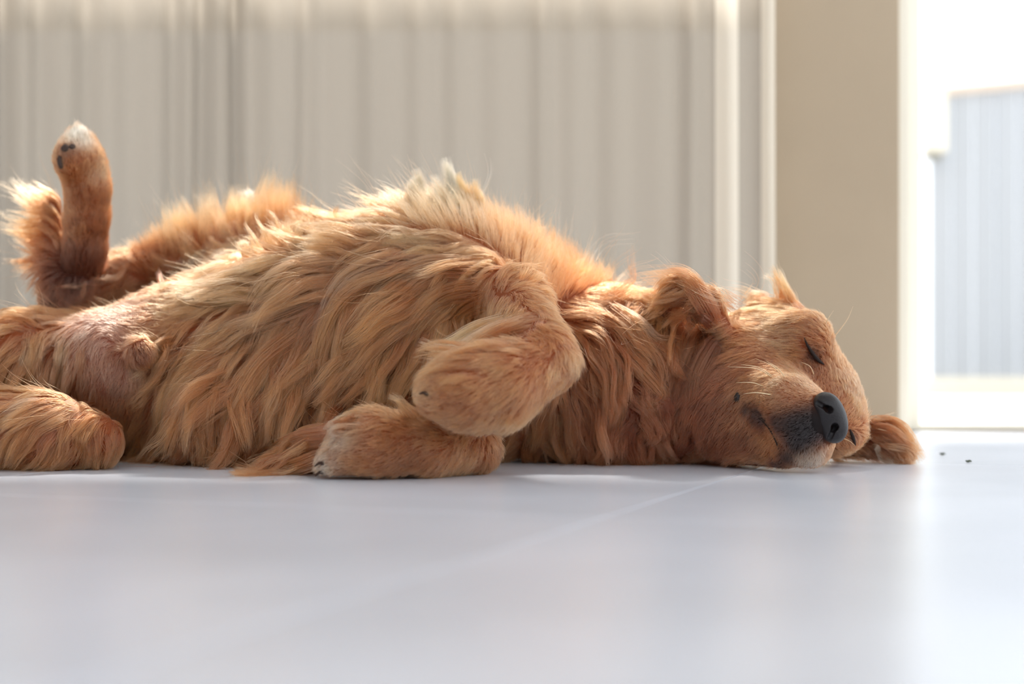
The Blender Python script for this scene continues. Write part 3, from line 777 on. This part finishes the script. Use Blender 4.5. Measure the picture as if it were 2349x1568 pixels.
# ------------------------------------------------------------------ single locks combed by hand
# (points in the picture laid on the coat, strands, root/middle/tip width px, stand-off px, colour)
LOCKS = [
 ([(1806, 705), (1800, 668), (1786, 635), (1768, 606)], 150, (16, 8, 3), 3, GOLD), ([(1822, 708), (1808, 672), (1796, 642), (1780, 618)], 120, (12, 7, 3), 3, PALE), ([(1790, 700), (1786, 672), (1775, 645), (1752, 625)], 70, (14, 7, 4), 3, PALE),
 ([(1840, 715), (1822, 690), (1808, 660)], 90, (14, 8, 4), 3, GOLD), ([(1690, 705), (1660, 680), (1620, 668)], 70, (20, 14, 10), 4, PALE), ([(1760, 694), (1700, 670), (1650, 662)], 50, (20, 16, 14), 5, PALE),
 ([(1770, 695), (1735, 680), (1715, 690), (1705, 705)], 120, (14, 10, 5), 10, PALE),
 ([(2003, 1024), (2014, 1022), (2028, 1044), (2060, 1058), (2094, 1063)], 130, (6, 5, 8), 10, CREAM), ([(2010, 1020), (2045, 1022), (2085, 1035), (2108, 1058)], 70, (4, 8, 6), 10, PALE),
 ([(1990, 970), (2045, 975), (2090, 1010), (2116, 1062)], 260, (14, 14, 6), 4, GOLD), ([(1995, 985), (2040, 995), (2075, 1025), (2092, 1062)], 220, (16, 14, 6), 5, RUST),
 ([(1390, 715), (1440, 765), (1480, 820), (1530, 852)], 170, (26, 28, 14), 12, PALE), ([(985, 510), (965, 470), (950, 430), (958, 400)], 320, (24, 13, 3), 4, CREAM), ([(1040, 505), (1030, 465), (1035, 425), (1022, 372)], 360, (26, 14, 3), 4, CREAM), ([(1075, 515), (1070, 475), (1078, 415)], 280, (22, 12, 3), 4, PALE), ([(1110, 520), (1105, 460), (1122, 400), (1120, 340)], 7, (4, 3, 2), 4, CREAM), ([(1385, 700), (1450, 750), (1500, 790), (1555, 800)], 120, (16, 18, 10), 18, PALE),
 ([(1400, 760), (1440, 820), (1490, 870), (1520, 905), (1490, 925), (1465, 905)], 240, (20, 14, 6), 14, GOLD), ([(1370, 760), (1400, 840), (1420, 920), (1415, 1000)], 260, (22, 16, 6), 12, GOLD),
 ([(1480, 900), (1530, 930), (1520, 985), (1470, 990), (1450, 1040)], 240, (18, 12, 5), 14, RUST), ([(1550, 960), (1520, 1000), (1540, 1040), (1500, 1060)], 220, (18, 12, 5), 14, GOLD),
 ([(1450, 960), (1440, 1010), (1455, 1050), (1490, 1060)], 200, (16, 12, 5), 14, RUST), ([(1590, 1000), (1560, 1030), (1590, 1060), (1560, 1075)], 200, (18, 12, 5), 12, RUST),
 ([(1700, 1064), (1560, 1070), (1400, 1074), (1230, 1080)], 260, (12, 12, 5), 10, RUST), ([(1500, 1066), (1380, 1070), (1250, 1076), (1170, 1082)], 240, (14, 12, 5), 14, GOLD),
 ([(1205, 742), (1130, 762), (1040, 802), (955, 784)], 300, (20, 17, 4), -4, PALE), ([(1215, 748), (1120, 782), (1045, 826), (975, 800)], 300, (24, 17, 5), -4, GOLD), ([(1160, 742), (1090, 760), (1030, 790), (985, 815)], 260, (20, 16, 5), -4, PALE),
 ([(950, 962), (935, 942), (915, 922), (892, 902)], 160, (16, 12, 3), -3, PALE), ([(1010, 960), (930, 940), (860, 932), (815, 935)], 150, (12, 12, 6), 6, GOLD),
 ([(1230, 960), (1220, 1010), (1200, 1050)], 120, (16, 16, 6), 8, PALE), ([(1270, 930), (1275, 980), (1270, 1040)], 120, (18, 14, 5), 10, PALE),
 ([(1100, 640), (1000, 650), (920, 715), (890, 830)], 340, (24, 22, 8), 14, GOLD), ([(1110, 665), (1020, 690), (950, 760), (925, 860)], 340, (24, 22, 8), 14, GOLD), ([(1085, 620), (970, 625), (870, 680), (820, 790)], 340, (26, 24, 8), 14, PALE),
 ([(1120, 690), (1060, 720), (1010, 790), (985, 870)], 280, (22, 18, 6), 14, GOLD), ([(980, 610), (860, 620), (770, 680), (720, 790)], 320, (26, 24, 8), 15, PALE), ([(900, 640), (800, 690), (740, 790), (720, 900)], 320, (24, 22, 8), 16, GOLD),
 ([(860, 680), (800, 750), (780, 830), (830, 880), (880, 885)], 220, (18, 14, 5), 20, GOLD), ([(800, 800), (790, 870), (830, 920), (890, 910)], 200, (18, 12, 4), 18, RUST),
 ([(820, 600), (690, 620), (560, 655), (440, 630)], 300, (24, 22, 5), 14, PALE), ([(720, 640), (600, 680), (500, 700), (410, 655)], 240, (20, 16, 4), 16, PALE), ([(690, 600), (580, 590), (490, 610), (440, 590)], 80, (22, 20, 8), 10, CREAM),
 ([(760, 680), (620, 740), (500, 780), (380, 850)], 320, (24, 22, 8), 16, PALE), ([(640, 720), (520, 800), (420, 890), (335, 1030)], 360, (28, 26, 10), 16, GOLD), ([(560, 790), (450, 870), (380, 960), (320, 1050)], 360, (26, 26, 12), 16, GOLD),
 ([(700, 760), (600, 850), (540, 950), (510, 1050)], 340, (26, 22, 6), 18, GOLD), ([(800, 760), (690, 850), (620, 950), (600, 1040)], 340, (24, 20, 5), 18, GOLD), ([(620, 820), (640, 900), (620, 980), (560, 1040)], 280, (20, 16, 4), 20, RUST),
 ([(500, 850), (440, 940), (400, 1010), (290, 1062)], 320, (22, 22, 10), 16, GOLD), ([(540, 900), (560, 960), (520, 1030), (470, 1060)], 260, (20, 14, 4), 16, RUST), ([(760, 850), (710, 920), (700, 990), (670, 1050)], 280, (20, 16, 5), 18, GOLD),
 ([(880, 780), (840, 860), (780, 930), (760, 1000)], 260, (20, 16, 5), 18, RUST), ([(420, 760), (370, 790), (320, 850), (290, 868)], 140, (10, 8, 3), 10, PALE),
 ([(560, 1050), (440, 1066), (300, 1072), (170, 1074)], 260, (14, 12, 4), 10, GOLD), ([(680, 1040), (560, 1062), (440, 1072), (330, 1076)], 240, (14, 12, 4), 12, RUST), ([(800, 1000), (690, 1020), (590, 1060), (490, 1086)], 340, (22, 20, 8), 10, GOLD),
 ([(760, 1040), (660, 1070), (580, 1085), (520, 1088)], 300, (18, 16, 6), 10, GOLD), ([(900, 940), (800, 985), (690, 1005), (560, 1050)], 300, (18, 16, 6), 10, RUST),
 ([(430, 580), (400, 625), (415, 680), (450, 705)], 90, (5, 6, 4), 12, CREAM), ([(480, 560), (440, 600), (410, 640), (400, 625)], 60, (5, 6, 3), 14, CREAM), ([(300, 590), (270, 635), (230, 640), (190, 625)], 60, (5, 5, 3), 14, PALE),
 ([(300, 640), (290, 690), (300, 730)], 60, (5, 5, 3), 10, GOLD), ([(260, 640), (250, 690), (262, 725)], 60, (6, 5, 3), 10, GOLD), ([(360, 615), (372, 660), (365, 700)], 50, (6, 5, 3), 10, GOLD), ([(195, 640), (185, 670), (170, 695)], 40, (4, 4, 3), 10, PALE), ([(120, 660), (160, 655), (205, 645)], 40, (3, 3, 2), 12, PALE),
 ([(140, 760), (150, 820), (130, 890)], 160, (12, 14, 8), 10, PALE), ([(70, 760), (60, 830), (20, 900)], 200, (14, 16, 8), 10, PALE), ([(190, 770), (190, 830), (175, 890)], 110, (10, 10, 6), 8, GOLD),
 ([(120, 930), (50, 945), (-20, 990)], 200, (16, 18, 10), 9, PALE), ([(220, 940), (130, 960), (40, 1020)], 240, (18, 18, 8), 9, GOLD), ([(250, 950), (190, 1000), (200, 1065)], 200, (16, 14, 6), 10, GOLD), ([(150, 960), (100, 1020), (105, 1068)], 200, (16, 14, 6), 10, RUST),
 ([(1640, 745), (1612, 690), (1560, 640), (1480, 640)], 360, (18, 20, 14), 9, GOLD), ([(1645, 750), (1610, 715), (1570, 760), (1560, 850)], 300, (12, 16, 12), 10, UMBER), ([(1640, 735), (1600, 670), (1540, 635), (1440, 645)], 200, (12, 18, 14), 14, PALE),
 ([(1652, 772), (1620, 775), (1590, 830), (1575, 920)], 420, (20, 24, 14), 10, UMBER), ([(1655, 785), (1640, 805), (1612, 865), (1598, 940)], 360, (18, 24, 14), 8, UMBER), ([(1630, 745), (1600, 745), (1572, 800), (1560, 880)], 360, (18, 22, 12), 12, UMBER),  # umber strands paint the shade in the hollow under the ear
 ([(1530, 690), (1545, 760), (1550, 840), (1545, 900)], 300, (22, 20, 12), 12, RUST), ([(1470, 690), (1500, 700), (1530, 690), (1550, 720)], 160, (16, 20, 10), 14, PALE),
 ([(1690, 700), (1620, 690), (1540, 640), (1480, 600)], 30, (14, 24, 30), 16, PALE), ([(1420, 660), (1450, 640), (1447, 600), (1440, 560)], 30, (8, 8, 6), 10, RUST),
 ([(930, 530), (925, 490), (938, 432)], 220, (18, 10, 3), 4, PALE), ([(1140, 545), (1165, 500), (1180, 455)], 8, (14, 16, 16), 4, PALE), ([(1190, 570), (1230, 510), (1290, 470)], 8, (14, 16, 18), 4, PALE), ([(1250, 600), (1295, 550), (1310, 440)], 8, (16, 18, 18), 4, PALE),
 ([(1300, 630), (1350, 590), (1375, 500)], 9, (16, 18, 20), 4, PALE), ([(1360, 660), (1400, 600), (1460, 540)], 9, (16, 20, 24), 4, PALE), ([(1390, 680), (1450, 620), (1520, 600)], 9, (16, 20, 24), 4, PALE), ([(1330, 640), (1390, 560), (1480, 560)], 6, (16, 20, 24), 4, CREAM),
 ([(640, 530), (665, 480), (672, 420)], 8, (8, 8, 6), 4, PALE), ([(380, 580), (360, 520), (330, 450)], 8, (14, 16, 16), 4, PALE), ([(850, 510), (830, 490), (780, 470)], 14, (12, 12, 10), 4, PALE), ([(800, 520), (770, 495), (765, 470)], 60, (10, 8, 4), 4, GOLD),
 ([(1700, 700), (1740, 640), (1690, 590)], 6, (14, 18, 20), 4, PALE), ([(560, 500), (575, 460), (565, 430)], 80, (16, 10, 4), 4, CREAM), ([(480, 530), (478, 480), (490, 440)], 80, (16, 10, 4), 4, CREAM), ([(430, 545), (415, 500), (410, 460)], 70, (14, 9, 4), 4, CREAM), ([(620, 510), (625, 480), (610, 450)], 80, (14, 10, 4), 4, PALE),  # cream tips paint rim light along the hind leg fringe
 ([(960, 520), (948, 470), (938, 412)], 300, (20, 11, 3), 4, CREAM), ([(990, 505), (972, 445), (955, 385)], 360, (22, 12, 3), 4, CREAM), ([(1015, 500), (1005, 450), (998, 398)], 300, (20, 11, 3), 4, CREAM), ([(1045, 505), (1040, 440), (1020, 360)], 420, (24, 13, 3), 4, CREAM),
 ([(1070, 510), (1066, 450), (1052, 392)], 320, (22, 12, 3), 4, PALE), ([(1100, 520), (1098, 465), (1088, 408)], 300, (20, 11, 3), 4, PALE),
]
def spline(c, n):
    c = np.array(c, float); m = len(c)
    P_ = np.vstack([2 * c[0] - c[1], c, 2 * c[-1] - c[-2]])
    u = np.linspace(0, m - 1 - 1e-6, n); i = u.astype(int); f = (u - i)[:, None]
    p0, p1, p2, p3 = P_[i], P_[i + 1], P_[i + 2], P_[i + 3]
    return 0.5 * ((2 * p1) + (-p0 + p2) * f + (2 * p0 - 5 * p1 + 4 * p2 - p3) * f ** 2 + (-p0 + 3 * p1 - 3 * p2 + p3) * f ** 3)

NL = 15
tl = np.linspace(0, 1, NL)
LH, LC, LR, LREG = [], [], [], []
for pts, cnt, (w0, w1, w2), off, pigm_shading in LOCKS:
    c3 = []
    for q, (a, b) in enumerate(pts):
        h, on = hit(a, b)
        s_, g_ = sdf_at(h[None].astype(np.float32))
        o_ = (off if q else 0.0) * h[1] / F_PX
        if not on:                                  # beyond the outline: stays at the depth of the coat beside it
            h = W(a, b, h[1]); o_ = 0
        if off < 0:                                 # free-hanging lock: keeps the depth of its root
            if q == 0: d0 = h[1]
            h = W(a, b, d0 + off * d0 / F_PX * min(q, 2)); o_ = 0
        h = h + g_[0] * o_
        h[2] = max(h[2], 0.003)
        c3.append(h)
    line = spline(c3, NL)
    line[:, 2] = np.maximum(line[:, 2], 0.002)
    px = line[0, 1] / F_PX
    tan = np.gradient(line, axis=0); tan /= np.linalg.norm(tan, axis=1, keepdims=True) + 1e-9
    s1 = np.cross(tan, np.array((0, 1.0, 0))); s1 /= np.linalg.norm(s1, axis=1, keepdims=True) + 1e-9
    s2 = np.cross(tan, s1)
    cnt = int(cnt * LOCK_N * 0.75)
    wv = np.interp(tl, (0, .5, 1), (w0 * 1.35, w1 * 1.3, w2 * 1.5)) * px
    a_, r_ = rng.uniform(0, 6.283, cnt), np.sqrt(rng.random(cnt))
    u, v = np.cos(a_) * r_, np.sin(a_) * r_ * 0.55
    cut = 1 - (0.3 if off == 4 else 0.6) * rng.random(cnt) ** 1.5; st = rng.uniform(0, .22, cnt)
    tt_ = st[:, None] + tl[None] * (cut - st)[:, None]
    ii = np.clip((tt_ * (NL - 1)).astype(int), 0, NL - 2); ff = (tt_ * (NL - 1) - ii)[..., None]
    lerp = lambda A: A[ii] * (1 - ff) + A[ii + 1] * ff
    wave = 1 + 0.0 * tt_
    C = lerp(line) + lerp(s1 * wv[:, None]) * u[:, None, None] + lerp(s2 * wv[:, None]) * v[:, None, None]
    ph = rng.uniform(0, 6.28, (cnt, 1))
    C += lerp(s1) * (np.sin(tt_ * 11 + ph * .15 + len(LH)) * 2.6 * px * tt_)[..., None] + lerp(s1) * (rng.normal(0, 1, (cnt, 1)) * 6.5 * px * tt_ ** 2)[..., None]
    fl = C.reshape(-1, 3).astype(np.float32)
    sv_, g2 = sdf_at(fl)
    fl = fl + g2 * np.clip(np.tile(np.minimum(tl * .02, .002), cnt) - sv_, 0, .03)[:, None]
    fl[:, 2] = np.maximum(fl[:, 2], .0008)
    LH.append(fl.reshape(cnt, NL, 3))
    base = 0.55 * pigm_shading[None] + 0.45 * pigment_shading_at(LH[-1][:, 0])
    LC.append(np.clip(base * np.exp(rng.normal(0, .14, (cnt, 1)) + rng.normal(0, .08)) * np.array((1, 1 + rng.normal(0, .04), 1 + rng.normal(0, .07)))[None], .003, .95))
    LR.append(0.00030 * rng.uniform(.7, 1.2, cnt))
    h0, _ = hit(*pts[0])
    LREG.append(np.full(cnt, reg_at(h0[None])[0]))
# ------------------------------------------------------------------ the dog itself
skin = bpy.data.materials.new('dog_skin'); skin.use_nodes = True
pb = skin.node_tree.nodes['Principled BSDF']; pb.inputs['Roughness'].default_value = 0.75; pb.inputs['Specular IOR Level'].default_value = 0.2
at = skin.node_tree.nodes.new('ShaderNodeAttribute'); at.attribute_name = 'pigment_shading'
skin.node_tree.links.new(at.outputs['Color'], pb.inputs['Base Color'])
ca = body_me.attributes.new('pigment_shading', 'FLOAT_COLOR', 'POINT')
vc = pigment_shading_at(V.astype(np.float32)) * np.array((0.50, 0.45, 0.44))
ca.data.foreach_set('color', np.concatenate([vc, np.ones((len(V), 1))], 1).astype(np.float32).ravel())
dog = obj('dog', body_me, skin)
tag(dog, 'golden retriever asleep on its back on the tiled floor, one hind leg raised', 'dog')

rad = (0.00030 * rng.uniform(0.7, 1.25, n_h)) * np.where(L2 < 0.02, 0.9, 1.1)
rad[fly] *= 0.75
L_H, L_C, L_R, L_G = np.concatenate(LH), np.concatenate(LC), np.concatenate(LR), np.concatenate(LREG)
groups = {'torso_fur': ['torso'], 'neck_fur': ['neck'], 'head_fur': ['head'], 'foreleg_fur': ['fore_up', 'fore_low'], 'hind_leg_fur': ['hind_far', 'hind_near', 'heel'],
          'ear_fur': ['ear_low'], 'ear_fur.001': ['ear_up']}
for nm, rs in groups.items():
    ids_ = [REGIONS.index(r) for r in rs]
    m = np.isin(R_reg, ids_)
    ml = np.isin(L_G, ids_)
    add_fur(nm, H[m], col[m], rad[m], L_H[ml], L_C[ml], L_R[ml], dog)

# nose leather with nostrils, from its own fine field
def nose_mesh():
    c0, px = W(1901, 958, 2.178), 2.172 / F_PX
    th = math.atan2(0.95, 0.32)
    U = np.array((0.32, 0, -0.95)); Vd = np.array((0.95, 0, 0.32)); Nn = np.array((0, -1.0, 0))
    vx = 0.0011
    n3 = np.array((76, 60, 64))
    g = [(np.arange(k) - k / 2) * vx for k in n3]
    X, Y, Z = np.meshgrid(*g, indexing='ij')
    x, y, z = X * U[0] + Z * U[2], X * Vd[0] + Z * Vd[2], -Y            # along nostrils, towards forehead, towards camera
    x, y, z = x / px, y / px, z / px
    def ell(cx, cy, cz, a, b, c):
        k0 = np.sqrt(((x - cx) / a) ** 2 + ((y - cy) / b) ** 2 + ((z - cz) / c) ** 2)
        return (k0 - 1) * min(a, b, c)
    def smin(a, b, k):
        h = np.maximum(k - np.abs(a - b), 0) / k
        return np.minimum(a, b) - h * h * k / 4
    def cap(p, q, r):
        p, q = np.array(p, float), np.array(q, float); d = q - p
        h = np.clip(((x - p[0]) * d[0] + (y - p[1]) * d[1] + (z - p[2]) * d[2]) / (d @ d), 0, 1)
        return np.sqrt((x - p[0] - h * d[0]) ** 2 + (y - p[1] - h * d[1]) ** 2 + (z - p[2] - h * d[2]) ** 2) - r
    s = ell(0, 4, 0, 54, 32, 34)
    s = smin(s, ell(-28, 0, 2, 29, 27, 31), 16)
    s = smin(s, ell(28, 0, 2, 29, 27, 31), 16)
    s = smin(s, ell(0, 18, 2, 38, 20, 30), 14)
    s = smin(s, ell(0, -26, -4, 13, 16, 24), 12)
    for sg in (-1, 1):
        hole = smin(cap((sg * 20, 2, 38), (sg * 24, -2, 20), 9.0), cap((sg * 27, -4, 36), (sg * 44, -19, 22), 6.0), 5)
        s = np.maximum(s, -hole)
    s = np.maximum(s, -cap((0, -4, 36), (0, -40, 26), 2.6))
    Vn, Fn = surface_nets((s * px).astype(np.float32))
    Vn = (Vn - n3 / 2) * vx + c0
    me = make_mesh('nose', Vn, Fn)
    return me
leather = material('nose_leather', lin(30, 25, 27), 0.46, 0.4)
nt = leather.node_tree
vo = nt.nodes.new('ShaderNodeTexVoronoi'); vo.inputs['Scale'].default_value = 520
tcn = nt.nodes.new('ShaderNodeTexCoord'); bpn = nt.nodes.new('ShaderNodeBump'); bpn.inputs['Strength'].default_value = .25; bpn.inputs['Distance'].default_value = .0008
nt.links.new(tcn.outputs['Object'], vo.inputs['Vector']); nt.links.new(vo.outputs['Distance'], bpn.inputs['Height']); nt.links.new(bpn.outputs['Normal'], nt.nodes['Principled BSDF'].inputs['Normal'])
o = obj('nose', nose_mesh(), leather, dog); o['label'] = 'dark grey nose with two open nostrils'

def tube(name, pts, radii, mat, label=None, sides=8, flat=1.0):
    pts = np.array(pts); n = len(pts)
    tan = np.gradient(pts, axis=0); tan /= np.linalg.norm(tan, axis=1, keepdims=True) + 1e-9
    a = np.cross(tan, np.array((0, 1.0, 0.05))); a /= np.linalg.norm(a, axis=1, keepdims=True) + 1e-9
    b = np.cross(tan, a)
    vs, fs = [], []
    for i in range(n):
        for k in range(sides):
            t = 6.28318 * k / sides
            vs.append(pts[i] + (a[i] * math.cos(t) + b[i] * math.sin(t) * flat) * radii[i])
    for i in range(n - 1):
        for k in range(sides):
            k2 = (k + 1) % sides
            fs.append((i * sides + k, i * sides + k2, (i + 1) * sides + k2, (i + 1) * sides + k))
    fs.append(tuple(range(sides))[::-1]); fs.append(tuple(range((n - 1) * sides, n * sides)))
    o = obj(name, pymesh(name, vs, fs), mat, dog, smooth=True)
    if label: o['label'] = label
    return o

def on_coat(pts, n, stand):
    c3 = []
    for a, b in pts:
        h, _ = hit(a, b); _, g_ = sdf_at(h[None].astype(np.float32))
        c3.append(h + g_[0] * stand)
    return spline(c3, n)
rim = material('eye_rim', lin(40, 28, 24), 0.7, 0.25); noise_tint(rim, 300, .1)
bell = lambda n, r: [r * (0.25 + 0.75 * math.sin(math.pi * (i + .3) / (n - .4)) ** 1) for i in range(n)]
tube('closed_eye', on_coat([(1845, 774), (1851, 789), (1861, 806), (1873, 823), (1888, 837)], 14, .0034), [.0006, .0009, .0012, .0015, .0018, .0021, .0024, .0026, .0028, .0028, .0026, .0022, .0015, .0007], rim, 'closed dark eyelid line of the upper eye')
tube('closed_eye', on_coat([(1948, 984), (1954, 1000), (1960, 1018)], 10, .0025), bell(10, .0024), rim, 'closed eyelid line of the lower eye')
tube('mouth_line', on_coat([(1714, 934), (1740, 955), (1768, 985), (1786, 1025), (1792, 1060)], 18, .0010), bell(18, .0012), rim)
wh_m = material('whisker', lin(246, 220, 180), 0.4, 0.5); noise_tint(wh_m, 200, .05)
WH = [((1774, 867), (1735, 845), (1669, 841)), ((1772, 862), (1740, 842), (1700, 836)), ((1801, 866), (1785, 845), (1757, 827)), ((1794, 860), (1770, 838), (1733, 822)), ((1753, 886), (1725, 877), (1689, 877)),
      ((1867, 859), (1858, 840), (1838, 830)), ((1770, 905), (1735, 900), (1705, 903)), ((1935, 800), (1905, 793), (1883, 790)), ((1935, 772), (1942, 735), (1957, 702)), ((1893, 745), (1900, 730), (1912, 712)),
      ((1935, 1005), (1950, 1012), (1961, 1021)), ((2000, 980), (2018, 984), (2034, 988))]
for q, (a, b, c) in enumerate(WH):
    h, _ = hit(*a); _, g_ = sdf_at(h[None].astype(np.float32))
    d = h[1]
    pts = spline([h, W(b[0], b[1], d - .012), W(c[0], c[1], d - .018)], 12)
    tube('whisker', pts, [.00075 * (1 - .85 * i / 11) for i in range(12)], wh_m, sides=5)
mole = material('mole', lin(40, 30, 28), .5, .4); noise_tint(mole, 200, .1)
def lump(name, px, py, rx, rz, mat, roll=0, stand=0.0, label=None):
    h, _ = hit(px, py); _, g_ = sdf_at(h[None].astype(np.float32)); g_ = g_[0]
    h = h + g_ * stand
    bm = bmesh.new(); bmesh.ops.create_icosphere(bm, subdivisions=3, radius=1)
    q = Vector(g_).to_track_quat('Z', 'Y')
    k = h[1] / F_PX
    for v in bm.verts:
        w = 1 + 0.08 * math.sin(5 * v.co.x + 3 * v.co.y)
        lc = Vector((v.co.x * rx * k * w, v.co.y * rz * k * w, v.co.z * min(rx, rz) * .55 * k))
        lc.rotate(q)
        v.co = Vector(h) + lc
    me = bpy.data.meshes.new(name); bm.to_mesh(me); bm.free()
    o = obj(name, me, mat, dog, smooth=True)
    if label: o['label'] = label
    return o
lump('mole', 1693, 911, 8, 11, mole, stand=.002, label='small dark mole on the cheek')
pad_m = material('paw_pad', lin(74, 58, 52), .7, .2); noise_tint(pad_m, 300, .2, bump=.3)
for a, b, r1, r2 in ((150, 340, 9, 10), (139, 372, 7, 16), (166, 337, 8, 7)):
    lump('paw_pad', a, b, r1, r2, pad_m, stand=.0012)
claw_m = material('claw', lin(62, 42, 34), .75, .2); noise_tint(claw_m, 200, .15)
for (a, b), (c, d) in (((795, 986), (782, 988)), ((742, 1062), (722, 1069)), ((740, 1083), (724, 1091)), ((982, 905), (962, 903))):
    h, _ = hit(a, b)
    e = W(c, d, h[1] + .003)
    tube('claw', spline([h, (h + e) / 2 + np.array((0, -.002, .002)), e], 8), [.0026 * (1 - .7 * i / 7) for i in range(8)], claw_m)

# crumbs on the floor by the doorway
cr_m = material('leaf_crumb', lin(84, 92, 72), .8, .2); noise_tint(cr_m, 200, .2)
for a, b, lab in ((2162, 1043, 'tiny greenish leaf crumb on the floor, nearer the doorway threshold'), (2222, 1060, 'tiny dark crumb on the floor further right, closer to the camera')):
    d = CAM_H * F_PX / (b - CY); p = W(a, b, d)
    bm = bmesh.new(); bmesh.ops.create_icosphere(bm, subdivisions=2, radius=.004)
    for v in bm.verts:
        v.co = Vector((v.co.x * 1.0 + .0015 * math.sin(v.co.y * 900), v.co.y * .7, v.co.z * .35 + .0008 * math.sin(v.co.x * 1200)))
        v.co.z += .0014
    me = bpy.data.meshes.new('crumb'); bm.to_mesh(me); bm.free()
    o = obj('crumb', me, cr_m, smooth=True); o.location = (p[0], p[1], 0.0005)
    tag(o, lab, 'crumb', 'crumbs on the floor')
print('done', round(time.time() - T0, 1))
